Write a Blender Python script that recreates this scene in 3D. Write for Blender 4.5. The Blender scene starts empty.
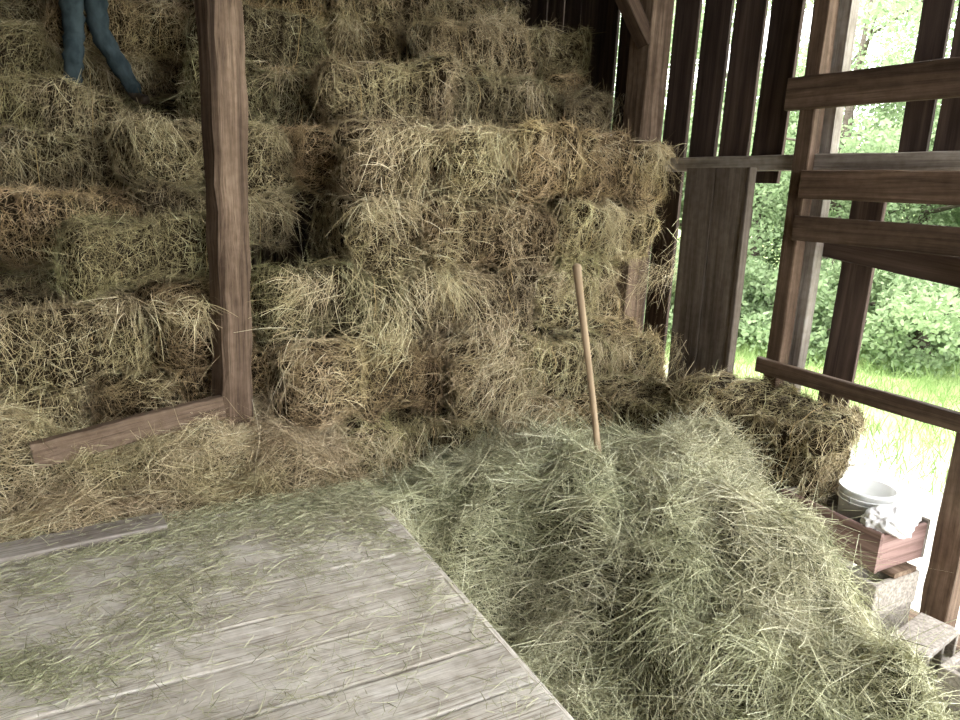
import bpy, bmesh, math, random
import numpy as np
from mathutils import Vector, Matrix
rng=np.random.default_rng(7); random.seed(7)
scene=bpy.context.scene
COL=scene.collection

# ------------------------------------------------------------------ materials
def mat_base(name, rough=.8, spec=.2):
    m=bpy.data.materials.new(name); m.use_nodes=True
    nt=m.node_tree; b=nt.nodes["Principled BSDF"]
    b.inputs["Roughness"].default_value=rough
    b.inputs["Specular IOR Level"].default_value=spec
    return m,nt,b
def N(nt,t,**kw):
    n=nt.nodes.new(t)
    for k,v in kw.items(): setattr(n,k,v)
    return n
def ramp(nt,stops):
    r=N(nt,"ShaderNodeValToRGB"); e=r.color_ramp.elements
    e[0].position=stops[0][0]; e[0].color=(*stops[0][1],1)
    e[1].position=stops[-1][0]; e[1].color=(*stops[-1][1],1)
    for p,c in stops[1:-1]:
        x=e.new(p); x.color=(*c,1)
    return r
def mixc(nt,a,b,fac,mode='MIX'):
    m=N(nt,"ShaderNodeMix",data_type='RGBA',blend_type=mode)
    for sock,v in ((m.inputs[6],a),(m.inputs[7],b),(m.inputs[0],fac)):
        if hasattr(v,"node"): nt.links.new(v,sock)
        else: sock.default_value=(*v,1) if isinstance(v,tuple) else v
    return m.outputs[2]
def hay_mat(name,stops,tint,tintfac=.45,vmin=.8,vmax=1.15,sat=1.0):
    m,nt,b=mat_base(name,.6,.35)
    at=N(nt,"ShaderNodeAttribute",attribute_name="rnd")
    r=ramp(nt,stops); nt.links.new(at.outputs["Fac"],r.inputs[0])
    g=N(nt,"ShaderNodeNewGeometry")
    no=N(nt,"ShaderNodeTexNoise"); no.inputs["Scale"].default_value=1.6; no.inputs["Detail"].default_value=3
    nt.links.new(g.outputs["Position"],no.inputs["Vector"])
    mr=N(nt,"ShaderNodeMapRange"); mr.inputs[1].default_value=.4; mr.inputs[2].default_value=.65; mr.inputs[3].default_value=0; mr.inputs[4].default_value=tintfac
    nt.links.new(no.outputs["Fac"],mr.inputs[0])
    c=mixc(nt,r.outputs[0],tint,mr.outputs[0],'MULTIPLY')
    oi=N(nt,"ShaderNodeObjectInfo")
    ml=N(nt,"ShaderNodeMath",operation='MULTIPLY'); ml.inputs[1].default_value=7.31; nt.links.new(oi.outputs["Random"],ml.inputs[0])
    fr=N(nt,"ShaderNodeMath",operation='FRACT'); nt.links.new(ml.outputs[0],fr.inputs[0])
    tr=ramp(nt,[(0,(.88,1.0,.84)),(.5,(1,1,1)),(1,(1.0,.87,.74))]); nt.links.new(fr.outputs[0],tr.inputs[0])
    c=mixc(nt,c,tr.outputs[0],.8 if vmin<1 else 0.0,'MULTIPLY')
    mv=N(nt,"ShaderNodeMapRange"); mv.inputs[3].default_value=vmin; mv.inputs[4].default_value=vmax
    nt.links.new(oi.outputs["Random"],mv.inputs[0])
    hs=N(nt,"ShaderNodeHueSaturation"); nt.links.new(c,hs.inputs["Color"]); nt.links.new(mv.outputs[0],hs.inputs["Value"])
    hs.inputs["Saturation"].default_value=sat
    nt.links.new(hs.outputs[0],b.inputs["Base Color"])
    return m
GREEN=(.90,1.0,.80)
HAY=hay_mat("hay_tan",[(0,(.08,.054,.028)),(.3,(.29,.212,.12)),(.7,(.60,.475,.295)),(1,(.93,.82,.59))],GREEN,.6,.68,1.25,1.0)
HAYL=hay_mat("hay_tan_loose",[(0,(.10,.07,.04)),(.3,(.33,.245,.14)),(.7,(.62,.50,.32)),(1,(.93,.83,.61))],GREEN,.6,1,1,1.0)
HAYG=hay_mat("hay_greenish",[(0,(.09,.085,.042)),(.3,(.34,.32,.19)),(.7,(.66,.62,.42)),(1,(.95,.91,.70))],(.9,1,.86),.6,1,1,.97)
CORE,_,b=mat_base("hay_core",.95,.05); b.inputs["Base Color"].default_value=(.022,.015,.008,1)  # shade of the gaps between straws is put into this dark colour
COREG,_,b=mat_base("hay_core_green",.95,.05); b.inputs["Base Color"].default_value=(.03,.026,.014,1)  # same for the loose hay: gap shade put into the colour

def wood_mat(name,c1,c2,c3,rough=.8,grain=1.0,bump=.35,var=(.75,1.2),fine=0.0,lo=(.6,.57,.55)):
    m,nt,b=mat_base(name,rough,.2)
    tc=N(nt,"ShaderNodeTexCoord"); oi=N(nt,"ShaderNodeObjectInfo")
    va=N(nt,"ShaderNodeVectorMath",operation='ADD')
    sc=N(nt,"ShaderNodeVectorMath",operation='SCALE'); sc.inputs[3].default_value=17.0
    cb=N(nt,"ShaderNodeCombineXYZ"); 
    for i in range(3): nt.links.new(oi.outputs["Random"],cb.inputs[i])
    nt.links.new(cb.outputs[0],sc.inputs[0])
    nt.links.new(tc.outputs["Object"],va.inputs[0]); nt.links.new(sc.outputs[0],va.inputs[1])
    mp=N(nt,"ShaderNodeMapping"); mp.inputs["Scale"].default_value=(1.2*grain,28*grain,28*grain)
    nt.links.new(va.outputs[0],mp.inputs[0])
    n1=N(nt,"ShaderNodeTexNoise"); n1.inputs["Scale"].default_value=1; n1.inputs["Detail"].default_value=6; n1.inputs["Roughness"].default_value=.65; n1.inputs["Distortion"].default_value=.6
    nt.links.new(mp.outputs[0],n1.inputs["Vector"])
    mp2=N(nt,"ShaderNodeMapping"); mp2.inputs["Scale"].default_value=(1.5,5,5); nt.links.new(va.outputs[0],mp2.inputs[0])
    n2=N(nt,"ShaderNodeTexNoise"); n2.inputs["Scale"].default_value=1.3; n2.inputs["Detail"].default_value=4
    nt.links.new(mp2.outputs[0],n2.inputs["Vector"])
    r=ramp(nt,[(.3,c1),(.5,c2),(.72,c3)]); nt.links.new(n1.outputs["Fac"],r.inputs[0])
    r2=ramp(nt,[(.35,lo),(.65,(1.1,1.1,1.1))]); nt.links.new(n2.outputs["Fac"],r2.inputs[0])
    c=mixc(nt,r.outputs[0],r2.outputs[0],.8,'MULTIPLY')
    if fine:
        mp3=N(nt,"ShaderNodeMapping"); mp3.inputs["Scale"].default_value=(2.2,120,120); nt.links.new(va.outputs[0],mp3.inputs[0])
        n3=N(nt,"ShaderNodeTexNoise"); n3.inputs["Scale"].default_value=1; n3.inputs["Detail"].default_value=5; n3.inputs["Roughness"].default_value=.7
        nt.links.new(mp3.outputs[0],n3.inputs["Vector"])
        r3=ramp(nt,[(.34,(.38,.34,.30)),(.46,(.92,.9,.88)),(.7,(1.08,1.08,1.08))]); nt.links.new(n3.outputs["Fac"],r3.inputs[0])
        c=mixc(nt,c,r3.outputs[0],fine,'MULTIPLY')
        n4=N(nt,"ShaderNodeTexNoise"); n4.inputs["Scale"].default_value=22; n4.inputs["Detail"].default_value=4; nt.links.new(va.outputs[0],n4.inputs["Vector"])
        r4=ramp(nt,[(.35,(.75,.72,.66)),(.6,(1.05,1.05,1.05))]); nt.links.new(n4.outputs["Fac"],r4.inputs[0])
        c=mixc(nt,c,r4.outputs[0],.6,'MULTIPLY')
    mv=N(nt,"ShaderNodeMapRange"); mv.inputs[3].default_value=var[0]; mv.inputs[4].default_value=var[1]
    nt.links.new(oi.outputs["Random"],mv.inputs[0])
    hs=N(nt,"ShaderNodeHueSaturation"); nt.links.new(c,hs.inputs["Color"]); nt.links.new(mv.outputs[0],hs.inputs["Value"])
    nt.links.new(hs.outputs[0],b.inputs["Base Color"])
    bp=N(nt,"ShaderNodeBump"); bp.inputs["Strength"].default_value=bump; bp.inputs["Distance"].default_value=.01
    nt.links.new((n3 if fine else n1).outputs["Fac"],bp.inputs["Height"]); nt.links.new(bp.outputs[0],b.inputs["Normal"])
    return m
W_DECK=wood_mat("deck_wood",(.46,.425,.375),(.67,.63,.565),(.80,.765,.705),.9,1.0,.6,(.82,1.08),fine=1.0,lo=(.72,.69,.65))
W_OLD=wood_mat("old_brown_timber",(.06,.04,.028),(.17,.12,.085),(.30,.22,.16),.8,.8,.5,(.8,1.15),fine=.5)
W_POST=wood_mat("hewn_post_wood",(.06,.04,.028),(.16,.11,.078),(.29,.21,.152),.85,.7,.7,(1,1),fine=.8)
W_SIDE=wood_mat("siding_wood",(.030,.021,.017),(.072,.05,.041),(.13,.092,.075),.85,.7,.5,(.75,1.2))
W_RAIL=wood_mat("rail_wood",(.055,.036,.024),(.135,.09,.062),(.23,.16,.115),.75,.7,.4,(.75,1.2),fine=.5)
W_GREY=wood_mat("grey_timber",(.18,.155,.135),(.34,.305,.27),(.48,.44,.395),.85,.7,.4,(.9,1.1),fine=.5)
W_PANEL=wood_mat("door_panel_wood",(.08,.062,.05),(.15,.122,.102),(.23,.195,.165),.85,.6,.4,(.9,1.1),fine=.5)
W_HANDLE=wood_mat("handle_wood",(.28,.20,.12),(.38,.28,.18),(.50,.39,.265),.5,1,.1,(1,1))
W_CRATE=wood_mat("crate_wood",(.13,.08,.07),(.26,.165,.145),(.38,.26,.235),.8,.8,.4,(.9,1.1))

# ------------------------------------------------------------------ mesh utils
def mesh_arrays(name,V,Q,mats,mi=None,rnd=None,smooth=False):
    me=bpy.data.meshes.new(name)
    V=np.asarray(V,dtype=np.float32); Q=np.asarray(Q,dtype=np.int32)
    me.vertices.add(len(V)); me.vertices.foreach_set("co",V.ravel())
    me.loops.add(Q.size); me.loops.foreach_set("vertex_index",Q.ravel())
    me.polygons.add(len(Q)); me.polygons.foreach_set("loop_start",np.arange(0,Q.size,4,dtype=np.int32))
    for m in mats: me.materials.append(m)
    if mi is not None: me.polygons.foreach_set("material_index",np.asarray(mi,dtype=np.int32))
    me.update(calc_edges=True)
    if rnd is not None:
        a=me.attributes.new("rnd",'FLOAT','POINT'); a.data.foreach_set("value",np.asarray(rnd,dtype=np.float32))
    me.polygons.foreach_set("use_smooth",np.full(len(Q),smooth))
    me.validate()
    return me
def add_obj(name,me,parent=None,mw=None):
    o=bpy.data.objects.new(name,me); COL.objects.link(o)
    if parent: o.parent=parent
    if mw is not None: o.matrix_world=mw
    return o
def empty(name,loc=(0,0,0)):
    e=bpy.data.objects.new(name,None); e.empty_display_size=.1; COL.objects.link(e); return e
def nrm(v): return v/np.maximum(np.linalg.norm(v,axis=-1,keepdims=True),1e-9)
def strands(P,D,B,L,W,rnd,seg=3,taper=.5):
    n=len(P); s=np.linspace(0,1,seg+1)
    Ls=L[:,None]*s
    pts=P[:,None]+D[:,None]*Ls[...,None]+B[:,None]*(L[:,None]*s**2)[...,None]
    side=nrm(np.cross(D,rng.normal(size=(n,3))))
    w=W[:,None]*(1-taper*np.abs(s-.4)/.6)*.5
    off=side[:,None]*w[...,None]
    V=np.stack([pts-off,pts+off],axis=2).reshape(-1,3)
    b=(np.arange(n)*(seg+1)*2)[:,None]+np.arange(seg)*2
    Q=np.stack([b,b+1,b+3,b+2],axis=-1).reshape(-1,4)
    return V,Q,np.repeat(rnd,(seg+1)*2)
def vnoise(x,y,scale,seed):
    g=np.random.default_rng(seed).random((64,64))
    x=np.asarray(x)/scale+100.3; y=np.asarray(y)/scale+100.7
    xi=np.floor(x).astype(int); yi=np.floor(y).astype(int); fx=x-xi; fy=y-yi
    fx=fx*fx*(3-2*fx); fy=fy*fy*(3-2*fy)
    a=g[xi%64,yi%64]; b=g[(xi+1)%64,yi%64]; c=g[xi%64,(yi+1)%64]; d=g[(xi+1)%64,(yi+1)%64]
    return (a*(1-fx)+b*fx)*(1-fy)+(c*(1-fx)+d*fx)*fy

def board(name,p0,p1,w,t,mat,parent=None,up=(0,0,1),jit=.004,seg=10,cham=.006,taper=0,seed=None):
    p0=Vector(p0);p1=Vector(p1); L=(p1-p0).length
    X=(p1-p0).normalized(); U=Vector(up)
    Yv=(U-X*U.dot(X)).normalized(); Z=X.cross(Yv)
    M=Matrix((( X.x,Yv.x,Z.x,p0.x),(X.y,Yv.y,Z.y,p0.y),(X.z,Yv.z,Z.z,p0.z),(0,0,0,1)))
    r=np.random.default_rng(seed if seed is not None else random.randint(0,10**6))
    bm=bmesh.new(); rings=[]
    c=cham
    base=[(-.5*w+c,-.5*t),(.5*w-c,-.5*t),(.5*w,-.5*t+c),(.5*w,.5*t-c),(.5*w-c,.5*t),(-.5*w+c,.5*t),(-.5*w,.5*t-c),(-.5*w,-.5*t+c)]
    ph=r.random(6)*6.28
    for i in range(seg+1):
        s=i/seg; k=1-taper*s
        oy=jit*math.sin(3*s+ph[0])+jit*.5*math.sin(9*s+ph[1]); oz=jit*math.sin(4*s+ph[2])
        ring=[]
        for j,(a,b) in enumerate(base):
            ja=r.normal()*jit*.35; jb=r.normal()*jit*.35
            ring.append(bm.verts.new((s*L,a*k+oy+ja,b*k+oz+jb)))
        rings.append(ring)
    for i in range(seg):
        for j in range(8):
            bm.faces.new((rings[i][j],rings[i][(j+1)%8],rings[i+1][(j+1)%8],rings[i+1][j]))
    bm.faces.new(rings[0][::-1]); bm.faces.new(rings[-1])
    bmesh.ops.recalc_face_normals(bm,faces=bm.faces)
    me=bpy.data.meshes.new(name); bm.to_mesh(me); bm.free(); me.materials.append(mat)
    return add_obj(name,me,parent,M)

def tube(bm,pts,rad,n=10,cap=True):
    rings=[]; pts=[Vector(p) for p in pts]
    if not hasattr(rad,"__len__"): rad=[rad]*len(pts)
    for i,p in enumerate(pts):
        d=(pts[min(i+1,len(pts)-1)]-pts[max(i-1,0)]).normalized()
        a=Vector((0,0,1)) if abs(d.z)<.9 else Vector((1,0,0))
        u=d.cross(a).normalized(); v=d.cross(u)
        rings.append([bm.verts.new(p+(u*math.cos(2*math.pi*k/n)+v*math.sin(2*math.pi*k/n))*rad[i]) for k in range(n)])
    for i in range(len(rings)-1):
        for k in range(n): bm.faces.new((rings[i][k],rings[i][(k+1)%n],rings[i+1][(k+1)%n],rings[i+1][k]))
    if cap: bm.faces.new(rings[0][::-1]); bm.faces.new(rings[-1])
def bm_obj(name,bm,mat,parent=None,smooth=True,mw=None):
    bmesh.ops.recalc_face_normals(bm,faces=bm.faces)
    me=bpy.data.meshes.new(name); bm.to_mesh(me); bm.free()
    for m in (mat if isinstance(mat,list) else [mat]): me.materials.append(m)
    if smooth: me.polygons.foreach_set("use_smooth",[True]*len(me.polygons))
    return add_obj(name,me,parent,mw)

# ------------------------------------------------------------------ hay bales
TW,_,b=mat_base("baling_twine",.8,.2); b.inputs["Base Color"].default_value=(.45,.33,.16,1)
def make_bale(seed,L=.93,Dp=.465,H=.41,n=17000):
    r=np.random.default_rng(seed); h=np.array([L,Dp,H])/2; rad=.08
    K=r.normal(size=(12,3))*6; K[5:9]*=2.8; K[9:]*=6; ph=r.random(12)*6.28
    amp=np.array([.020]*5+[.012]*4+[.008]*3)
    bend=r.normal()*.05; tw=r.normal()*.12; tap=r.normal()*.10
    fp=r.uniform(.09,.12)
    def surf(p,inset=0):
        q=np.clip(p,-(h-rad),h-rad); d=p-q; nn=nrm(d); base=q+nn*rad
        disp=(np.sin(base@K.T+ph)*amp).sum(1)+.010
        disp-=.034*np.abs(np.cos(np.pi*base[:,0]/fp+ph[0]))**8
        for g in (-.24,.24): disp-=.028*np.exp(-((base[:,0]-g)/.025)**2)
        o=base+nn*(disp-inset)[:,None]
        o[:,2]+=bend*np.cos(o[:,0]*3.2)-bend; o[:,1]*=1+tap*o[:,0]*2
        c,s=np.cos(tw*o[:,0]*2),np.sin(tw*o[:,0]*2); y=o[:,1]*c-o[:,2]*s; z=o[:,1]*s+o[:,2]*c
        o[:,1]=y;o[:,2]=z
        return o,nn
    V=[];Q=[];off=0;g=20
    uu,vv=np.meshgrid(np.linspace(-1,1,g),np.linspace(-1,1,g),indexing='ij')
    for ax in range(3):
        for sg in (-1,1):
            p=np.zeros((g*g,3)); a,b=[i for i in range(3) if i!=ax]
            p[:,ax]=sg*h[ax]; p[:,a]=uu.ravel()*h[a]; p[:,b]=vv.ravel()*h[b]
            o,_=surf(p,.016); V.append(o)
            i=(np.arange(g-1)[:,None]*g+np.arange(g-1)).ravel()+off
            q=np.stack([i,i+g,i+g+1,i+1],-1)
            Q.append(q if (sg>0)==(ax!=1) else q[:,::-1]); off+=g*g
    Vc=np.concatenate(V); Qc=np.concatenate(Q)
    area=np.array([Dp*H,Dp*H,L*H,L*H,L*Dp,L*Dp]); f=r.choice(6,size=n,p=area/area.sum())
    p=(r.random((n,3))*2-1)*h; ax=f//2; sg=np.where(f%2==0,-1,1)
    p[np.arange(n),ax]=sg*h[ax]
    P,nn=surf(p,.008)
    T=r.normal(size=(n,3)); T[:,0]*=np.where(r.random(n)<.6,.35,1.2)
    T-=nn*(T*nn).sum(1)[:,None]; T=nrm(T)
    clump=(np.sin(P@K[:4].T*2.5+ph[:4])).sum(1)
    tilt=np.clip(r.normal(.11,.18,n)+.06*clump,-.08,1.1)
    wild=r.random(n)<.07; tilt[wild]=r.uniform(.2,1.2,wild.sum())
    D=nrm(T*np.cos(tilt)[:,None]+nn*np.sin(tilt)[:,None])
    B=r.normal(size=(n,3))*.18+nn*-.12; B[:,2]-=.05
    Ls=r.gamma(4,.021,n).clip(.035,.22); Ls[wild]*=1.5; Ws=r.uniform(.0016,.0038,n)
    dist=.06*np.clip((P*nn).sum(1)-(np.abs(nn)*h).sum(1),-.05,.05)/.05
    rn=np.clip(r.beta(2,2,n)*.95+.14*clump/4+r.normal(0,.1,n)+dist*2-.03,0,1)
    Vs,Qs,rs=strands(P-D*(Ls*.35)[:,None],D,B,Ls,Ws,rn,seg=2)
    Vt=[];Qt=[]; o2=len(Vc)+len(Vs)
    for gx in (-.24,.24):
        m=36; a=np.linspace(0,2*np.pi,m,endpoint=False)
        pp=np.stack([np.full(m,gx),np.cos(a),np.sin(a)],1); mx=np.maximum(np.abs(pp[:,1])/h[1],np.abs(pp[:,2])/h[2])
        pp[:,1]/=mx; pp[:,2]/=mx
        o,nnn=surf(pp,-.006)
        Vt.append(np.stack([o-[.003,0,0],o+[.003,0,0]],1).reshape(-1,3))
        i=np.arange(m)*2; j=(i+2)%(2*m)
        Qt.append(np.stack([i,i+1,j+1,j],-1)+o2); o2+=2*m
    Vt=np.concatenate(Vt);Qt=np.concatenate(Qt)
    V=np.concatenate([Vc,Vs,Vt]); Q=np.concatenate([Qc,Qs+len(Vc),Qt])
    mi=np.concatenate([np.zeros(len(Qc)),np.ones(len(Qs)),np.full(len(Qt),2)])
    rd=np.concatenate([np.zeros(len(Vc)),rs,np.zeros(len(Vt))])
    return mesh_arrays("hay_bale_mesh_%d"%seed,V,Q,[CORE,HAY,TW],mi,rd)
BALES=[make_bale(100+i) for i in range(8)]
def bale(x,y,z,head=False,rot=0,sc=1.0,j=1.0,tilt=(0,0)):
    o=bpy.data.objects.new("hay_bale",random.choice(BALES)); COL.objects.link(o)
    R=Matrix.Rotation(math.radians(rot+(90 if head else 0)+random.gauss(0,6.5)*j+random.choice((0,180))),4,'Z')
    R=R@Matrix.Rotation(math.radians(random.choice((0,180))+random.gauss(0,3.5)*j+tilt[0]),4,'X')@Matrix.Rotation(math.radians(random.gauss(0,3.2)*j+tilt[1]),4,'Y')
    S=Matrix.Diagonal((sc*random.uniform(.97,1.03),sc*random.uniform(.96,1.06),sc*random.uniform(.96,1.05),1))
    o.matrix_world=Matrix.Translation((x,y,z))@R@S
    return o
RH=.45
LEDGES=[]
def row(x0,x1,yf,z0,hp=.5,jy=.07,skip=None):
    x=x0; LEDGES.append((x0,x1,yf,z0+RH))
    while x<x1-.2:
        H=(random.random()<hp) or (x1-x<.7)
        w=.515 if H else .98
        cx=x+w/2
        if not(skip and skip[0]<cx<skip[1]):
            bale(cx,yf+(.47 if H else .24)+random.uniform(-jy,jy),z0+RH/2+random.uniform(-.018,.012),H)
        x+=w
def tier(x0,x1,yf,ztop,hp=.1,depth=2):
    z=ztop-RH
    for k in range(depth):
        row(x0+random.uniform(-.15,.1),x1,yf+ .02*k,z,hp if k==0 else 0,.11)
        z-=RH
offs=[-.44,-.38,-.26,-.04,.04,.05]
for i in range(6):
    z=-.7+RH*i
    x0=[1.0,1.05,.86,.80,1.36,1.40][i]
    row(x0+random.uniform(-.05,.05),3.93,4.12+offs[i],z,[.3,.5,.6,.5,.45,1.0][i],.13,skip=(3.35,3.7) if i==3 else None)
bale(3.5,4.75,.85); bale(.9,4.3,-.4); bale(.8,4.3,.0)
row(.25,1.4,4.95,1.1,.3); row(.15,1.4,5.05,1.55,.2)
tier(1.5,3.9,4.88,2.45,0,2)
tier(2.55,3.9,5.45,3.0,.5,2)
tier(.55,1.6,5.5,2.45,.2,2)
tier(.9,2.7,6.0,2.94,.2,2)
tier(-.1,3.9,6.45,3.42,.2,3)
tier(-.1,3.9,6.95,3.9,.2,2)
for i,z in enumerate((-.75,-.30,.12,.55)):
    for cx,H in (((-1.3,0),(-.33,0),(.43,1)) if i%2 else ((-1.55,0),(-.60,0),(.15,1),(.62,1))):
        bale(cx,(4.02 if cx<.1 else 4.2)+(.47 if H else .24)+random.uniform(-.06,.06),z+RH/2,bool(H))
LEDGES.append((-1.5,.5,4.02,1.0)); LEDGES.append((-1.5,.5,4.02,.57))
bale(.27,4.42,1.21,False,rot=24,sc=.92,tilt=(0,2))
row(-1.6,.8,5.05,.6,.1); row(-1.6,.2,5.1,1.03,.3)
tier(-1.6,.5,5.6,1.84,.1,3)
tier(-1.6,.6,6.0,2.22,.1,3)
tier(-1.7,.0,6.55,2.68,.1,2)
tier(-1.7,.0,7.0,3.15,.1,2)
bale(3.72,2.91,.17,True,rot=18,sc=1.12,j=.2,tilt=(4,3))
bale(3.38,3.55,.06,True,rot=6,j=.3)
bale(3.52,3.15,-.30,True,rot=4,j=.2)

# ------------------------------------------------------------------ loose hay
def gauss(x,y,cx,cy,sx,sy): return np.exp(-((x-cx)/sx)**2-((y-cy)/sy)**2)
def sstep(a,b,x): t=np.clip((x-a)/(b-a),0,1); return t*t*(3-2*t)
def pile_h(x,y):
    h=-.52+.44*sstep(2.4,3.4,y)
    h=h+.47*gauss(x,y,2.35,2.70,.80,.55)+.50*gauss(x,y,2.65,1.80,.60,.80)+.10*gauss(x,y,1.5,2.9,.35,.3)
    h=h+.32*gauss(x,y,3.15,2.75,.40,.35)
    xw=x+.30*(vnoise(x,y,.5,7)-.5)
    h=h+(.26*sstep(1.82,2.02,xw)-.18)*(1-sstep(2.5,2.9,y))
    edge=3.22+.45*(y-1.4)
    fall=sstep(-.62,-.02,x-edge)*(1-sstep(2.45,2.9,y))
    h=h*(1-fall)+(-.72)*fall
    h=h-.25*(1-sstep(-.2,1.2,y))
    damp=1-.8*fall
    lob=1-np.abs(2*vnoise(x,y,.36,61)-1); 
    h=h+damp*(.20*(vnoise(x,y,.45,1)-.5)+.17*(lob**.7-.6)+.17*(vnoise(x,y,.2,2)-.5)+.10*(vnoise(x,y,.085,3)-.5))
    return h
def drift_h(x,y):
    return .05+.27*sstep(3.45,3.95,y)+.18*(vnoise(x,y,.3,11)-.5)+.11*(vnoise(x,y,.12,12)-.5)-.1*sstep(3.5,3.35,y)-.14*sstep(.75,1.2,x)+.07*sstep(-.2,-.5,x)*sstep(3.6,3.8,y)
def loose(name,hf,x0,x1,y0,y1,n,mats,Lm=.055,wid=(.0017,.0038),seed=3,mask=None,tmean=.17):
    r=np.random.default_rng(seed)
    nx=int((x1-x0)/.03); ny=int((y1-y0)/.03)
    X,Y=np.meshgrid(np.linspace(x0,x1,nx),np.linspace(y0,y1,ny),indexing='ij')
    Z=hf(X,Y)-.03
    Vc=np.stack([X,Y,Z],-1).reshape(-1,3)
    i=(np.arange(nx-1)[:,None]*ny+np.arange(ny-1)).ravel(); Qc=np.stack([i,i+ny,i+ny+1,i+1],-1)
    x=r.uniform(x0,x1,n); y=r.uniform(y0,y1,n)
    e=.02; z=hf(x,y); gx=(hf(x+e,y)-z)/e; gy=(hf(x,y+e)-z)/e
    nn=nrm(np.stack([-gx,-gy,np.ones(n)],1)); P=np.stack([x,y,z],1)
    ang=vnoise(x,y,.45,seed+20)*12+r.normal(0,.75,n)+(r.random(n)<.3)*r.uniform(0,6.28,n)
    T=np.stack([np.cos(ang),np.sin(ang),np.zeros(n)],1); T-=nn*(T*nn).sum(1)[:,None]; T=nrm(T)
    tuft=vnoise(x,y,.16,seed+40)
    tilt=np.clip(r.normal(tmean,.2,n)+.35*(tuft-.5),-.15,1.2)
    D=nrm(T*np.cos(tilt)[:,None]+nn*np.sin(tilt)[:,None])
    Ls=r.gamma(4,Lm,n).clip(.05,.5); Ws=r.uniform(*wid,n)
    B=r.normal(size=(n,3))*.24; B[:,2]-=.18+.25*np.sin(np.maximum(tilt,0))
    P=P-D*(Ls*.4)[:,None]+nn*r.uniform(-.02,.03,n)[:,None]
    pat=vnoise(x,y,.22,seed+31)
    rn=np.clip(r.beta(2,2,n)*.95+.35*(pat-.45)+r.normal(0,.08,n)-.02,0,1)
    Vs,Qs,rs=strands(P,D,B,Ls,Ws,rn,seg=3)
    me=mesh_arrays(name,np.concatenate([Vc,Vs]),np.concatenate([Qc,Qs+len(Vc)]),mats,
        np.concatenate([np.zeros(len(Qc)),np.ones(len(Qs))]),np.concatenate([np.zeros(len(Vc)),rs]))
    return add_obj(name,me)
loose("loose_hay_pile",pile_h,1.2,3.88,-.3,4.0,200000,[COREG,HAYG],seed=3,Lm=.045)
loose("loose_hay_drift",drift_h,-1.8,1.22,3.36,4.15,42000,[COREG,HAYL],seed=5,Lm=.036)

def drape(name,n,seed=9):
    r=np.random.default_rng(seed)
    x=r.uniform(.9,3.95,n); z=r.uniform(-.15,2.02,n)
    d=vnoise(x,z,.33,41); k=sstep(.5,.85,d)*.8*(1-.7*sstep(.9,1.3,z))+.03
    led=np.abs(((z+.7)/.45)%1.0-.02); k=np.maximum(k,.45*(led<.10)*sstep(.45,.7,vnoise(x,z,.2,47)))
    keep=(r.random(n)<k)&~((x<1.38)&(z>1.15))
    x=x[keep];z=z[keep];d=d[keep]
    off=np.interp(z,[-.475,-.025,.425,.875,1.325,1.775],offs)
    y=4.10+off-.07*vnoise(x,z,.3,42)-.05*d
    xs=[x];ys=[y];zs=[z]
    for q,(a0,a1,yf,zt) in enumerate(LEDGES):
        m=int(800*(a1-a0)); xx=r.uniform(a0,a1,m)
        kk=r.random(m)<sstep(.5,.75,vnoise(xx,xx*0+q*3.1,.22,70+q)); xx=xx[kk]; m=len(xx)
        t=r.random(m)**1.5
        xs.append(xx); ys.append(yf-.04+r.normal(0,.05,m)); zs.append(zt-.01-t*.16+r.normal(0,.015,m))
    x=np.concatenate(xs);y=np.concatenate(ys);z=np.concatenate(zs); n=len(x); d=vnoise(x,z,.33,41)
    P=np.stack([x,y,z],1)
    a=vnoise(x,z,.4,43)*5-2.5+r.normal(0,.8,n)
    D=nrm(np.stack([np.sin(a),-np.abs(r.normal(.15,.3,n)),-np.cos(a)],1))
    L=r.gamma(4,.028,n).clip(.04,.28); B=r.normal(size=(n,3))*.2; B[:,2]-=.3
    rn=np.clip(r.beta(2.2,2,n)+.2*(d-.5),0,1)
    V,Q,rs=strands(P,D,B,L,r.uniform(.0016,.0036,n),rn,seg=4)
    return add_obj(name,mesh_arrays(name,V,Q,[HAYL],None,rs))
drape("hanging_loose_hay",34000)

def litter(name):
    r=np.random.default_rng(77); pts=[]
    def add(n,cx,cy,sx,sy): pts.append(np.stack([r.normal(cx,sx,n),r.normal(cy,sy,n)],1))
    add(5500,-.3,2.2,1.2,.8); add(7000,.55,3.20,.55,.15); add(7000,-.5,3.12,.9,.22); add(3500,-.35,2.35,.20,.11)
    add(1800,.15,2.6,.2,.12); add(2200,1.10,2.6,.08,.6); add(1500,.5,2.0,.35,.3); add(3500,1.0,3.2,.15,.15); add(5000,.3,2.92,.6,.22)
    p=np.concatenate(pts)
    cl=vnoise(p[:,0],p[:,1],.12,91); near=(p[:,1]>3.1)
    k=(p[:,0]<1.19)&(p[:,1]<3.38)&(p[:,1]>.2)&(r.random(len(p))<np.where(near,1,.15+sstep(.2,.7,cl)))
    p=p[k]; n=len(p)
    dens=np.exp(-((p[:,1]-3.35)/.22)**2)
    P=np.stack([p[:,0],p[:,1],.026+r.random(n)*.010+dens*r.random(n)*.04],1)
    a=r.uniform(0,6.28,n); D=nrm(np.stack([np.cos(a),np.sin(a),r.normal(0,.04,n)],1))
    B=r.normal(size=(n,3))*.25; B[:,2]=np.abs(B[:,2])*.15
    V,Q,rs=strands(P,D,B,r.gamma(2,.020,n).clip(.012,.25),r.uniform(.0016,.0034,n),r.beta(2,2,n)*.75,seg=3)
    V[:,2]=np.maximum(V[:,2],.024)
    return add_obj(name,mesh_arrays(name,V,Q,[HAYG],None,rs))
litter("hay_litter")

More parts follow.
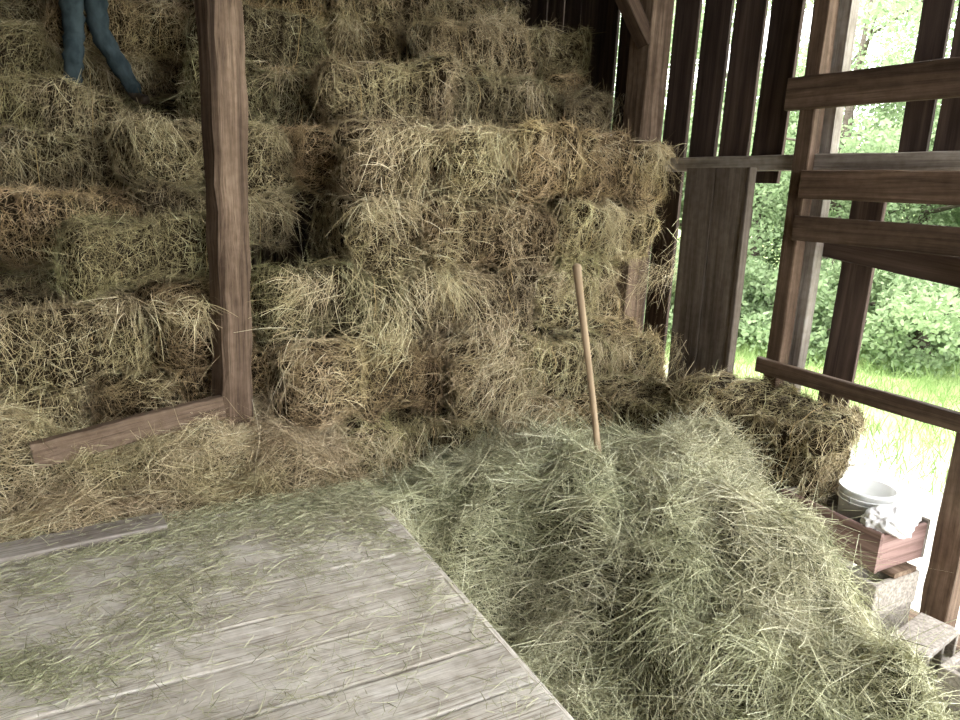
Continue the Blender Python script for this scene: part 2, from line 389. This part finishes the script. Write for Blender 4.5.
# ------------------------------------------------------------------ deck
deck=empty("wooden_deck")
y=3.36; i=0
while y>-2.6:
    w=random.choice((.22,.26,.29,.24))
    sp=random.uniform(-1.5,.2) if i%3==1 else None
    rr=random.uniform(-.006,.006)
    if sp is None: board("plank_%d"%i,(-3.4,y-w/2,random.uniform(-.003,.002)),(1.17+rr,y-w/2,0),w-.011,.04,W_DECK,deck,up=(0,1,0),jit=.0025,seg=20,cham=.004)
    else:
        board("plank_%da"%i,(-3.4,y-w/2,0),(sp-.006,y-w/2,0),w-.011,.04,W_DECK,deck,up=(0,1,0),jit=.0025,seg=14,cham=.004)
        board("plank_%db"%i,(sp,y-w/2,.002),(1.17+rr,y-w/2,0),w-.011,.04,W_DECK,deck,up=(0,1,0),jit=.0025,seg=14,cham=.004)
    y-=w; i+=1
board("edge_board",(1.185,-2.6,-.07),(1.185,3.36,-.07),.17,.03,W_DECK,deck,jit=.001)
board("back_edge_board",(-3.4,3.375,-.08),(1.17,3.375,-.08),.16,.03,W_OLD,deck,jit=.001)
for k in range(5): board("joist_%d"%k,(-3+k*1.0,-2.5,-.12),(-3+k*1.0,3.3,-.12),.18,.08,W_OLD,deck)
for k in range(3): board("leg_%d"%k,(1.0,-2+k*2.4,-.7),(1.0,-2+k*2.4,-.02),.12,.12,W_OLD,deck,up=(1,0,0))
board("loose_plank",(-2.0,3.12,.045),(.17,3.30,.045),.16,.04,W_GREY,None,up=(0,1,0),jit=.002)

# ------------------------------------------------------------------ posts
post=empty("timber_post")
board("shaft",(.60,4.00,-.7),(.60,4.06,5.0),.165,.165,W_POST,post,up=(1,.3,0),jit=.012,seg=40,cham=.022,taper=-.22)
board("knee_brace",(.66,4.08,2.72),(1.6,4.2,3.75),.12,.12,W_RAIL,post,jit=.004)
board("sill_beam",(-.36,3.80,.27),(.54,3.93,.38),.13,.06,W_OLD,None,jit=.004,seg=20)

# right wall
WX=4.0
wr=empty("wall_right")
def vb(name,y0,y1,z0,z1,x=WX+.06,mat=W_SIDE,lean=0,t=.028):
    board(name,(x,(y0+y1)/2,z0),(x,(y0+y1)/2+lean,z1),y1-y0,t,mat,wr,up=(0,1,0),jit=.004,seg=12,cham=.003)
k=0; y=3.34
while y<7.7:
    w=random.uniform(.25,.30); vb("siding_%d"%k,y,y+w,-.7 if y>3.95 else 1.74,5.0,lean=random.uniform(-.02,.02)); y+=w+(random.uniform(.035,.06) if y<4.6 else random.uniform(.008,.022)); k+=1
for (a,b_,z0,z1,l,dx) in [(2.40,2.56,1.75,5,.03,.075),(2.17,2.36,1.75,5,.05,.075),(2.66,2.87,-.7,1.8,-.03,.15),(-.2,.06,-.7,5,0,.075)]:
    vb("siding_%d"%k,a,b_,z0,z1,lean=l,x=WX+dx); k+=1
board("stud_main",(WX-.06,3.05,-.2),(WX-.06,3.1,5.0),.11,.10,W_RAIL,wr,up=(0,1,0),jit=.006,seg=16)
board("stud_outer",(WX+.04,3.0,-.7),(WX+.04,3.02,5.0),.12,.08,W_GREY,wr,up=(0,1,0),jit=.006,seg=16)
board("stud_near",(WX-.02,1.80,-.7),(WX-.02,1.84,1.45),.14,.13,W_RAIL,wr,up=(0,1,0),jit=.006,seg=16)
board("stud_front",(WX-.02,-.3,-.7),(WX-.02,-.3,5.0),.16,.14,W_OLD,wr,up=(0,1,0),jit=.006,seg=16)
board("corner_post",(WX-.14,4.55,-.7),(WX-.14,4.55,5.0),.24,.2,W_OLD,wr,up=(0,1,0),jit=.008,seg=20)
board("brace_upper",(WX-.2,4.5,2.75),(WX-.9,4.75,3.9),.13,.1,W_RAIL,wr,up=(0,1,0))
board("rail_top",(WX-.13,3.20,2.27),(WX-.13,-.4,2.22),.19,.06,W_RAIL,wr,jit=.004,seg=20)
board("rail_upper",(WX+.0,4.5,1.87),(WX+.0,-.4,1.84),.10,.10,W_GREY,wr,jit=.004,seg=20)
board("rail_upper_brown",(WX-.14,3.0,1.73),(WX-.14,-.4,1.72),.17,.06,W_RAIL,wr,jit=.004,seg=20)
board("rail_mid",(WX-.14,3.0,1.46),(WX-.14,-.4,1.43),.15,.06,W_RAIL,wr,jit=.004,seg=20)
board("rail_mid_outer",(WX+.12,3.1,1.38),(WX+.12,-.4,1.05),.16,.05,W_SIDE,wr,jit=.004,seg=20)
board("rail_low",(WX-.14,3.14,.55),(WX-.14,-.4,.53),.10,.05,W_RAIL,wr,jit=.004,seg=20)
board("sill",(WX,7.7,-.78),(WX,-3,-.78),.16,.16,W_OLD,wr,jit=.004,seg=20)
dp=empty("old_barn_door")
board("leaf_a",(3.84,3.50,-.3),(3.80,3.50,1.83),.28,.045,W_PANEL,dp,up=(0,1,0),jit=.002)
board("leaf_b",(3.84,3.785,-.3),(3.80,3.785,1.83),.28,.045,W_PANEL,dp,up=(0,1,0),jit=.002)
board("edge_strip",(3.84,3.35,-.3),(3.80,3.35,1.83),.03,.065,W_PANEL,dp,up=(0,1,0),jit=.001,cham=.004)
board("batten",(3.87,3.37,1.5),(3.87,3.92,1.5),.12,.03,W_SIDE,dp)

def plankwall(name,axis,fixed,a0,a1,z0,z1,w=.28):
    e=empty(name); a=a0; k=0
    while a<a1:
        off=.02*(k%2)
        if axis=='x': board("board_%d"%k,(a+w/2,fixed+off,z0),(a+w/2,fixed+off,z1),w+.02,.018,W_SIDE,e,up=(1,0,0),jit=.001,seg=3,cham=.002)
        else: board("board_%d"%k,(fixed-off,a+w/2,z0),(fixed-off,a+w/2,z1),w+.02,.018,W_SIDE,e,up=(0,1,0),jit=.001,seg=3,cham=.002)
        a+=w;k+=1
plankwall("wall_back",'x',7.75,-3.6,4.05,-.7,5.1)
plankwall("wall_left",'y',-3.6,-3.0,7.75,-.7,5.1)
plankwall("light_block_front",'x',-3.0,-3.6,.2,-.7,5.1)  # unseen wall behind the camera, added to keep light off the left side
ce=empty("ceiling")
a=-3.0;k=0
while a<7.7: board("board_%d"%k,(-3.7,a+.2,5.12+.02*(k%2)),(4.5,a+.2,5.12+.02*(k%2)),.42,.018,W_SIDE,ce,up=(0,1,0),jit=.001,seg=3,cham=.002); a+=.4;k+=1
for k in range(5): board("joist_%d"%k,(-3.6,-2+k*2.1,4.98),(4.0,-2+k*2.1,4.98),.2,.16,W_OLD,ce)

GR,nt,b=mat_base("dirt_floor_mat",.95,.1)
no=N(nt,"ShaderNodeTexNoise"); no.inputs["Scale"].default_value=6; no.inputs["Detail"].default_value=6
r_=ramp(nt,[(.35,(.10,.08,.055)),(.65,(.24,.20,.14))]); nt.links.new(no.outputs[0],r_.inputs[0]); nt.links.new(r_.outputs[0],b.inputs["Base Color"])
def slab(name,x0,x1,y0,y1,z,mat,nx=1,ny=1,hf=None,th=.05):
    bm=bmesh.new()
    vs=[[bm.verts.new((x0+(x1-x0)*i/nx,y0+(y1-y0)*j/ny,z+(hf(x0+(x1-x0)*i/nx,y0+(y1-y0)*j/ny) if hf else 0))) for j in range(ny+1)] for i in range(nx+1)]
    for i in range(nx):
        for j in range(ny): bm.faces.new((vs[i][j],vs[i+1][j],vs[i+1][j+1],vs[i][j+1]))
    if th:
        r=bmesh.ops.extrude_face_region(bm,geom=bm.faces[:]); bmesh.ops.translate(bm,verts=[g for g in r['geom'] if isinstance(g,bmesh.types.BMVert)],vec=(0,0,-th))
    return bm_obj(name,bm,mat,smooth=False)
slab("floor",-3.6,4.1,-3,7.75,-.70,GR)

# ------------------------------------------------------------------ pitchfork
MET,_,b=mat_base("fork_steel",.4,.5); b.inputs["Metallic"].default_value=.9; b.inputs["Base Color"].default_value=(.3,.29,.28,1)
pf=empty("pitchfork")
p_top=Vector((2.10,2.86,1.26)); p_b=Vector((2.29,2.74,.02)); d=(p_top-p_b).normalized()
bm=bmesh.new(); pts=[];rad=[]
Lh=(p_top-p_b).length
for i in range(25):
    s=i/24; q=p_b-d*.18+(d*(Lh+.18))*s+Vector((.006*math.sin(s*5),.004*math.sin(s*7),0)); pts.append(q)
    rad.append(.0185+.002*math.cos(s*6)+(.002 if s>.93 else 0))
pts+= [pts[-1]+d*.008,pts[-1]+d*.013]; rad+=[.015,.006]
loc0=pts[0].copy()
Rm=d.to_track_quat('X','Z').to_matrix().to_4x4(); Mh=Matrix.Translation(loc0)@Rm; Mi=Mh.inverted()
tube(bm,[Mi@q for q in pts],rad,12); bm_obj("handle",bm,W_HANDLE,pf,mw=Mh)
bm=bmesh.new(); s0=p_b-d*.14
tube(bm,[s0+d*.12,s0,s0-d*.06],[.021,.019,.012],10)
sd=d.cross(Vector((0,1,0))).normalized(); fw=sd.cross(d)
for k in (-1.5,-.5,.5,1.5):
    pts=[s0-d*.05]
    for s in np.linspace(0,1,8): pts.append(s0-d*(.08+.26*s)+sd*(k*.055*min(1,s*3+.25))+fw*(.03*math.sin(s*3)))
    tube(bm,pts,[.006]*7+[.004,.002],6)
bm_obj("fork_head",bm,MET,pf)

# ------------------------------------------------------------------ crate, bucket, bag, blocks
cr=empty("wooden_crate"); x0,x1,y0,y1,z0,z1=3.49,3.91,1.92,2.54,-.275,-.045
board("side_left",(x0,y0,(z0+z1)/2),(x0,y1,(z0+z1)/2),z1-z0,.025,W_CRATE,cr,jit=.001)
board("side_right",(x1,y0,(z0+z1)/2),(x1,y1,(z0+z1)/2),z1-z0,.025,W_GREY,cr,jit=.001)
board("end_front",(x0+.014,y0+.013,(z0+z1)/2-.01),(x1-.014,y0+.013,(z0+z1)/2-.01),z1-z0-.02,.025,W_CRATE,cr,jit=.001)
board("end_back",(x0+.014,y1-.013,(z0+z1)/2),(x1-.014,y1-.013,(z0+z1)/2),z1-z0,.025,W_GREY,cr,jit=.001)
for k in range(3): board("bottom_%d"%k,(x0+.085+k*.13,y0+.01,z0+.012),(x0+.085+k*.13,y1-.01,z0+.012),.125,.02,W_GREY,cr,up=(1,0,0),jit=.001)
board("support_plank",(3.7,1.88,-.298),(3.7,2.5,-.298),.2,.03,W_OLD,cr,up=(1,0,0),jit=.001)
PL,_,b=mat_base("white_plastic",.4,.4); b.inputs["Base Color"].default_value=(.86,.86,.84,1)
b.inputs["Subsurface Weight"].default_value=.3; b.inputs["Subsurface Radius"].default_value=(.03,.03,.03)
bk=empty("plastic_bucket"); bm=bmesh.new(); bx,by,bz=3.745,2.19,-.25
prof=[(.0,.0),(.115,.0),(.122,.006),(.142,.30),(.150,.302),(.150,.315),(.143,.317),(.139,.31),(.118,.012),(.0,.010)]
n=40; rings=[]
for (r,z) in prof:
    rings.append([bm.verts.new((bx+r*math.cos(2*math.pi*k/n),by+r*math.sin(2*math.pi*k/n),bz+z)) for k in range(n)] if r>0 else [bm.verts.new((bx,by,bz+z))])
for a,c in zip(rings,rings[1:]):
    for k in range(n):
        k2=(k+1)%n
        if len(a)==1: bm.faces.new((a[0],c[k],c[k2]))
        elif len(c)==1: bm.faces.new((a[k],a[k2],c[0]))
        else: bm.faces.new((a[k],a[k2],c[k2],c[k]))
for zz in (.245,.272): tube(bm,[(bx+.1445*math.cos(t),by+.1445*math.sin(t),bz+zz) for t in np.linspace(0,2*math.pi,33)],.004,6,False)
bm_obj("shell",bm,PL,bk)
bm=bmesh.new(); tube(bm,[(bx+.152*math.cos(t),by+.152*math.sin(t)*.5-.06*abs(math.sin(t)),bz+.28-.12*math.sin(t)) for t in np.linspace(0,math.pi,15)],.0025,6)
bm_obj("bail_handle",bm,MET,bk)
BAG,_,b=mat_base("white_bag_plastic",.35,.5); b.inputs["Base Color"].default_value=(.72,.69,.67,1)
bm=bmesh.new(); bmesh.ops.create_icosphere(bm,subdivisions=5,radius=1)
cv=np.array([v.co[:] for v in bm.verts])
cr_=np.abs(vnoise(cv[:,0]+cv[:,2]*.7,cv[:,1]-cv[:,2]*.6,.33,5)-.5)*2
cr2=np.abs(vnoise(cv[:,0]*1.1-cv[:,1],cv[:,2]+cv[:,0]*.4,.19,6)-.5)*2
sc_=1-.16*cr_-.10*cr2+.10*np.sin(3*np.arctan2(cv[:,1],cv[:,0])+1)
for v,s in zip(bm.verts,sc_):
    x,y,z=v.co*s
    v.co=(3.68+x*.22,1.985+y*.115,-.035+(z*.085 if z>0 else z*.06)-.10*max(0,-y-.75))
bm_obj("plastic_bag",bm,BAG)

CB,nt,b=mat_base("concrete_block_mat",.95,.1)
no=N(nt,"ShaderNodeTexNoise"); no.inputs["Scale"].default_value=60; no.inputs["Detail"].default_value=5
tc=N(nt,"ShaderNodeTexCoord"); nt.links.new(tc.outputs["Object"],no.inputs["Vector"])
r_=ramp(nt,[(.35,(.24,.21,.18)),(.65,(.43,.385,.335))]); nt.links.new(no.outputs[0],r_.inputs[0]); nt.links.new(r_.outputs[0],b.inputs["Base Color"])
bp=N(nt,"ShaderNodeBump"); bp.inputs["Strength"].default_value=.5; bp.inputs["Distance"].default_value=.004; nt.links.new(no.outputs[0],bp.inputs["Height"]); nt.links.new(bp.outputs[0],b.inputs["Normal"])
def cblock(loc,rz,side=False,L=.39,Wd=.19,H=.19):
    bm=bmesh.new(); m=.032; hx,hy,hz=L/2,Wd/2,H/2
    xs=[-hx,-hx+m,-m/2,m/2,hx-m,hx]; ys=[-hy,-hy+m,hy-m,hy]
    g={}
    for zi,z in enumerate((-hz,hz)):
        for a in range(6):
            for c in range(4): g[a,c,zi]=bm.verts.new((xs[a],ys[c],z))
    holes={(1,1),(3,1)}
    for a in range(5):
        for c in range(3):
            if (a,c) in holes:
                q=[(a,c),(a+1,c),(a+1,c+1),(a,c+1)]
                for k in range(4):
                    u,v=q[k],q[(k+1)%4]; bm.faces.new((g[(*u,0)],g[(*u,1)],g[(*v,1)],g[(*v,0)]))
            else:
                for zi in (0,1): bm.faces.new((g[a,c,zi],g[a+1,c,zi],g[a+1,c+1,zi],g[a,c+1,zi]))
    for a in range(5):
        for c in (0,3): bm.faces.new((g[a,c,0],g[a+1,c,0],g[a+1,c,1],g[a,c,1]))
    for c in range(3):
        for a in (0,5): bm.faces.new((g[a,c,0],g[a,c+1,0],g[a,c+1,1],g[a,c,1]))
    M=Matrix.Translation(loc)@Matrix.Rotation(rz,4,'Z')
    if side: M=M@Matrix.Rotation(math.pi/2,4,'X')
    o=bm_obj("cinder_block",bm,CB,smooth=False,mw=M)
    bv=o.modifiers.new("b",'BEVEL'); bv.width=.006; bv.segments=2; bv.limit_method='ANGLE'
    return o
for (l,r,s) in [((3.68,2.0,-.605),0,False),((3.64,1.97,-.411),0,False),((3.68,2.36,-.605),0,False),((3.68,2.36,-.411),0,False),
                ((3.60,1.68,-.605),.15,True),((3.60,1.42,-.605),.1,False)]:
    cblock(l,r,s)

# ------------------------------------------------------------------ person standing on the bales
JE,nt,b=mat_base("denim",.85,.15)
no=N(nt,"ShaderNodeTexNoise"); no.inputs["Scale"].default_value=9; no.inputs["Detail"].default_value=5
r_=ramp(nt,[(.35,(.025,.038,.043)),(.65,(.065,.088,.097))]); nt.links.new(no.outputs[0],r_.inputs[0]); nt.links.new(r_.outputs[0],b.inputs["Base Color"])
SH,_,b=mat_base("shirt",.85,.15); b.inputs["Base Color"].default_value=(.12,.12,.14,1)
SK,_,b=mat_base("skin",.6,.3); b.inputs["Base Color"].default_value=(.55,.34,.24,1)
HR,_,b=mat_base("hair",.7,.3); b.inputs["Base Color"].default_value=(.05,.03,.02,1)
BT,_,b=mat_base("boot_leather",.6,.3); b.inputs["Base Color"].default_value=(.05,.035,.025,1)
def person(loc):
    v=[];e=[];r=[]
    def a(p,rad,par=None):
        v.append(p); r.append(rad if hasattr(rad,"__len__") else (rad,rad))
        if par is not None: e.append((par,len(v)-1))
        return len(v)-1
    pel=a((.08,.0,.93),(.15,.11)); 
    wa=a((.08,.0,1.08),(.135,.10),pel); ch=a((.07,.01,1.28),(.165,.115),wa); sh=a((.07,.0,1.41),(.12,.09),ch)
    nk=a((.07,.01,1.50),.052,sh); 
    kn=a((.005,.03,.50),.074,a((0,.0,.80),.095,pel)); an=a((-.03,0,.13),.060,a((-.015,-.02,.30),.072,kn)); hl=a((-.03,-.02,.06),.045,an); a((-.05,-.14,.035),.036,hl)
    kn=a((.16,.04,.50),.074,a((.15,.03,.80),.095,pel)); an=a((.36,.02,.13),.060,a((.27,.03,.30),.072,kn)); hl=a((.38,.0,.06),.045,an); a((.45,-.12,.035),.036,hl)
    for s in (-1,1):
        s1=a((.07+s*.17,.0,1.40),.062,sh); el=a((.07+s*.27,.04,1.13),.045,a((.07+s*.23,.01,1.28),.052,s1)); wr_=a((.07+s*.24,.22,.98),.030,a((.07+s*.26,.13,1.05),.040,el))
        pm=a((.07+s*.235,.28,.945),(.034,.020),wr_)
        for k in range(4):
            ox=(k-1.5)*.021; ln=(.060,.070,.074,.066)[k]
            f=a((.07+s*.235+ox,.325,.93),.0095,pm); f=a((.07+s*.235+ox*1.1,.325+ln*.5,.905),.0085,f); a((.07+s*.235+ox*1.1,.325+ln*.6,.905-ln*.5),.0075,f)
        f=a((.07+s*.235-s*.04,.285,.93),.010,pm); a((.07+s*.235-s*.05,.325,.905),.008,f)
    v=[(p[0],(-p[1] if p[2]>.85 and p[1]>.1 else p[1]),p[2]) for p in v]
    me=bpy.data.meshes.new("body"); me.from_pydata(v,e,[]); o=bpy.data.objects.new("tmp",me); COL.objects.link(o)
    sk=o.modifiers.new("s",'SKIN'); ss=o.modifiers.new("u",'SUBSURF'); ss.levels=2; ss.render_levels=2
    for i,rr in enumerate(r): me.skin_vertices[0].data[i].radius=rr
    me.skin_vertices[0].data[0].use_root=True
    dg=bpy.context.evaluated_depsgraph_get(); nm=bpy.data.meshes.new_from_object(o.evaluated_get(dg)); bpy.data.objects.remove(o)
    for q in nm.vertices:
        if .12<q.co.z<.95:
            f=.006*math.sin(q.co.z*55+q.co.x*30)+.004*math.sin(q.co.z*90+q.co.y*40); q.co+=q.normal*f
    for m in (JE,SH,SK,BT): nm.materials.append(m)
    for p in nm.polygons:
        c=p.center; p.use_smooth=True
        if c.z<.09: m=3
        elif c.z>1.46: m=2
        elif c.y<-.20 and c.z>.8 : m=2
        elif c.z<.97 : m=0
        else: m=1
        p.material_index=m
    root=empty("person"); root.location=loc
    add_obj("body",nm,root)
    bm=bmesh.new(); bmesh.ops.create_uvsphere(bm,u_segments=40,v_segments=28,radius=1)
    F=-1
    for q in bm.verts:
        x,y,z=q.co; y=y*F
        fx,fy,fz=x*.076,y*.095,z*.118
        if z<0: fx*=1-.28*z*z; fy*=1-.12*z*z
        if y>0.5 and abs(x)<.2: fy+=.022*math.exp(-((x/.14)**2)-(((z+.12)/.16)**2))
        for s in (-1,1): fy-=.010*math.exp(-(((x-s*.38)/.17)**2)-(((z-.05)/.12)**2))*(1 if y>0 else 0)
        if y>0: fy+=.005*math.exp(-((x/.28)**2)-(((z+.46)/.05)**2))+.005*math.exp(-((x/.28)**2)-(((z+.56)/.05)**2))
        q.co=(fx+.07,(fy+.02)*F,fz+1.625)
    for s in (-1,1):
        r0=bmesh.ops.create_uvsphere(bm,u_segments=12,v_segments=8,radius=1)
        for q in r0['verts']: q.co=(q.co.x*.011+.07+s*.077,(q.co.y*.018+.015)*F,q.co.z*.032+1.62)
    bm_obj("head",bm,SK,root)
    EY,_,b=mat_base("eye",.2,.5); b.inputs["Base Color"].default_value=(.6,.6,.6,1)
    bm=bmesh.new()
    for s in (-1,1):
        r0=bmesh.ops.create_uvsphere(bm,u_segments=12,v_segments=8,radius=.012)
        bmesh.ops.translate(bm,verts=r0['verts'],vec=(.07+s*.029,.096*F,1.631))
    bm_obj("eyes",bm,EY,root)
    bm=bmesh.new(); bmesh.ops.create_uvsphere(bm,u_segments=36,v_segments=24,radius=1)
    for q in list(bm.verts):
        x,y,z=q.co
        q.co=(x*.086+.07,y*.102-.012,z*.122+1.634+.003*math.sin(30*x)*math.cos(20*y))
    bmesh.ops.delete(bm,geom=[q for q in bm.verts if (q.co.y<-.055 and q.co.z<1.69) or q.co.z<1.56],context='VERTS')
    h=bm_obj("hair",bm,HR,root); so=h.modifiers.new("s",'SOLIDIFY'); so.thickness=.012
    return root
pr=person((-.05,6.17,2.12))

# ------------------------------------------------------------------ outdoors
G2,nt,b=mat_base("grass_ground_mat",.95,.1)
g=N(nt,"ShaderNodeNewGeometry"); no=N(nt,"ShaderNodeTexNoise"); no.inputs["Scale"].default_value=.8; no.inputs["Detail"].default_value=6
nt.links.new(g.outputs["Position"],no.inputs["Vector"])
r_=ramp(nt,[(.35,(.20,.28,.10)),(.65,(.38,.46,.20))]); nt.links.new(no.outputs[0],r_.inputs[0])
sx=N(nt,"ShaderNodeSeparateXYZ"); nt.links.new(g.outputs["Position"],sx.inputs[0])
ad=N(nt,"ShaderNodeMath",operation='MULTIPLY_ADD'); nt.links.new(no.outputs[0],ad.inputs[0]); ad.inputs[1].default_value=2.5; nt.links.new(sx.outputs[0],ad.inputs[2])
mr=N(nt,"ShaderNodeMapRange"); mr.inputs[1].default_value=8.0; mr.inputs[2].default_value=9.4; nt.links.new(ad.outputs[0],mr.inputs[0])
c=mixc(nt,(.62,.60,.52),r_.outputs[0],mr.outputs[0]); nt.links.new(c,b.inputs["Base Color"])
slab("ground_outside",-60,80,-60,80,-.92,G2,40,40,lambda x,y:(max(0,x-12)*.05),th=0)
def leafmat(name,c0,c1):
    m,nt,b=mat_base(name,.6,.3)
    at=N(nt,"ShaderNodeAttribute",attribute_name="rnd"); r=ramp(nt,[(0,c0),(1,c1)]); nt.links.new(at.outputs["Fac"],r.inputs[0])
    nt.links.new(r.outputs[0],b.inputs["Base Color"])
    tr=N(nt,"ShaderNodeBsdfTranslucent"); nt.links.new(r.outputs[0],tr.inputs[0])
    mx=N(nt,"ShaderNodeMixShader"); mx.inputs[0].default_value=.5
    nt.links.new(b.outputs[0],mx.inputs[1]); nt.links.new(tr.outputs[0],mx.inputs[2]); nt.links.new(mx.outputs[0],nt.nodes["Material Output"].inputs[0])
    return m
LEAF=leafmat("leaves",(.17,.25,.12),(.38,.47,.27))  # greens kept pale, distance haze put into the leaf colour
GRB=leafmat("grass_blades",(.17,.26,.09),(.33,.43,.18))
BARK=wood_mat("bark",(.05,.04,.03),(.12,.1,.08),(.2,.17,.14))
def tree_mesh(seed,hgt,spread,n):
    r=np.random.default_rng(seed); nb=30
    c=r.normal(size=(nb,3))*np.array([spread,spread,hgt*.26]); c[:,2]=np.clip(c[:,2]+hgt*.55,hgt*.12,hgt*.95)
    k=r.integers(0,nb,n); d=nrm(r.normal(size=(n,3)))*(r.random((n,1))**.4)*np.array([1.1,1.1,.7])*(spread*.42)
    P=c[k]+d; D=nrm(r.normal(size=(n,3))); s=r.uniform(.06,.11,n)
    V,Q,rs=strands(P,D,r.normal(size=(n,3))*.1,s,s*.75,np.clip(r.beta(2,2,n)+.12*d[:,2],0,1),seg=2,taper=.8)
    bm=bmesh.new(); tube(bm,[(0,0,-.3),(.05,0,hgt*.3),(0,.08,hgt*.6),(.1,0,hgt*.9)],[.16,.12,.08,.02],8)
    for q in range(8):
        tube(bm,[(0,0,hgt*(.25+.06*q)),tuple(c[q]*.6+np.array([0,0,hgt*.25])),tuple(c[q])],[.05,.03,.01],6)
    for f in [f for f in bm.faces if len(f.verts)!=4]: bm.faces.remove(f)
    bv=np.array([v.co[:] for v in bm.verts]); bm.verts.index_update(); bq=np.array([[v.index for v in f.verts] for f in bm.faces]); bm.free()
    return mesh_arrays("tree_mesh",np.concatenate([V,bv]),np.concatenate([Q,bq+len(V)]),[LEAF,BARK],np.concatenate([np.zeros(len(Q)),np.ones(len(bq))]),np.concatenate([rs,np.zeros(len(bv))]))
TM=[tree_mesh(1,6.5,1.7,17000),tree_mesh(2,8,2.0,20000),tree_mesh(3,5.5,1.6,15000)]
BM=[tree_mesh(5,1.8,1.1,9000),tree_mesh(6,1.4,1.0,8000)]
u=np.array([.84,.54]); p_=np.array([-.54,.84])
for i in range(34):
    d=17+(i%2)*4+random.uniform(-1,1.5); s=-12+i*.80
    q=u*d+p_*s
    if q[0]<7: continue
    o=add_obj("tree",TM[i%3]); o.location=(q[0],q[1],-.9+max(0,q[0]-12)*.05); o.rotation_euler=(0,0,random.random()*6); sc=random.uniform(.74,1.0); o.scale=(sc*1.1,sc*1.1,sc)
for i in range(26):
    d=14.6+random.uniform(-1,1.2); s=-9+i*.8; q=u*d+p_*s
    if q[0]<7: continue
    o=add_obj("bush",BM[i%2]); o.location=(q[0],q[1],-.95+max(0,q[0]-12)*.05); o.rotation_euler=(0,0,random.random()*6)
n=40000; x=rng.uniform(6.5,18,n); y=rng.uniform(1,16,n); kk=(x+vnoise(x,y,1.5,50)*2.5>8.6); x=x[kk];y=y[kk];n=len(x)
D=nrm(np.stack([rng.normal(0,.35,n),rng.normal(0,.35,n),np.ones(n)],1))
V,Q,rs=strands(np.stack([x,y,-.93+np.maximum(0,x-12)*.05],1),D,rng.normal(size=(n,3))*.3,rng.uniform(.10,.32,n),rng.uniform(.01,.02,n),rng.random(n),seg=2,taper=.9)
add_obj("meadow_grass",mesh_arrays("meadow_grass",V,Q,[GRB],None,rs))

# ------------------------------------------------------------------ light
w=bpy.data.worlds.new("World"); scene.world=w; w.use_nodes=True
bg=w.node_tree.nodes["Background"]; bg.inputs[0].default_value=(.96,.98,1.0,1); bg.inputs[1].default_value=3.6
sl=bpy.data.lights.new("sun",'SUN'); sl.energy=2.4; sl.angle=.1; sl.color=(1,.95,.86)
so=bpy.data.objects.new("sun",sl); COL.objects.link(so); so.rotation_euler=Vector((-.38,.22,.9)).to_track_quat('Z','Y').to_euler()

# ------------------------------------------------------------------ camera
cam=bpy.data.cameras.new("camera"); cam.lens=26.25; cam.sensor_width=36; cam.clip_start=.05; cam.clip_end=300
co=bpy.data.objects.new("camera",cam); COL.objects.link(co); scene.camera=co
R=Matrix.Rotation(math.radians(-28.7),4,'Z')@Matrix.Rotation(math.radians(90-13.5),4,'X')@Matrix.Rotation(math.radians(2.5),4,'Z')
co.matrix_world=Matrix.Translation((0,0,1.6))@R
scene.view_settings.view_transform='Standard'; scene.view_settings.look='None'
scene.view_settings.exposure=1.3
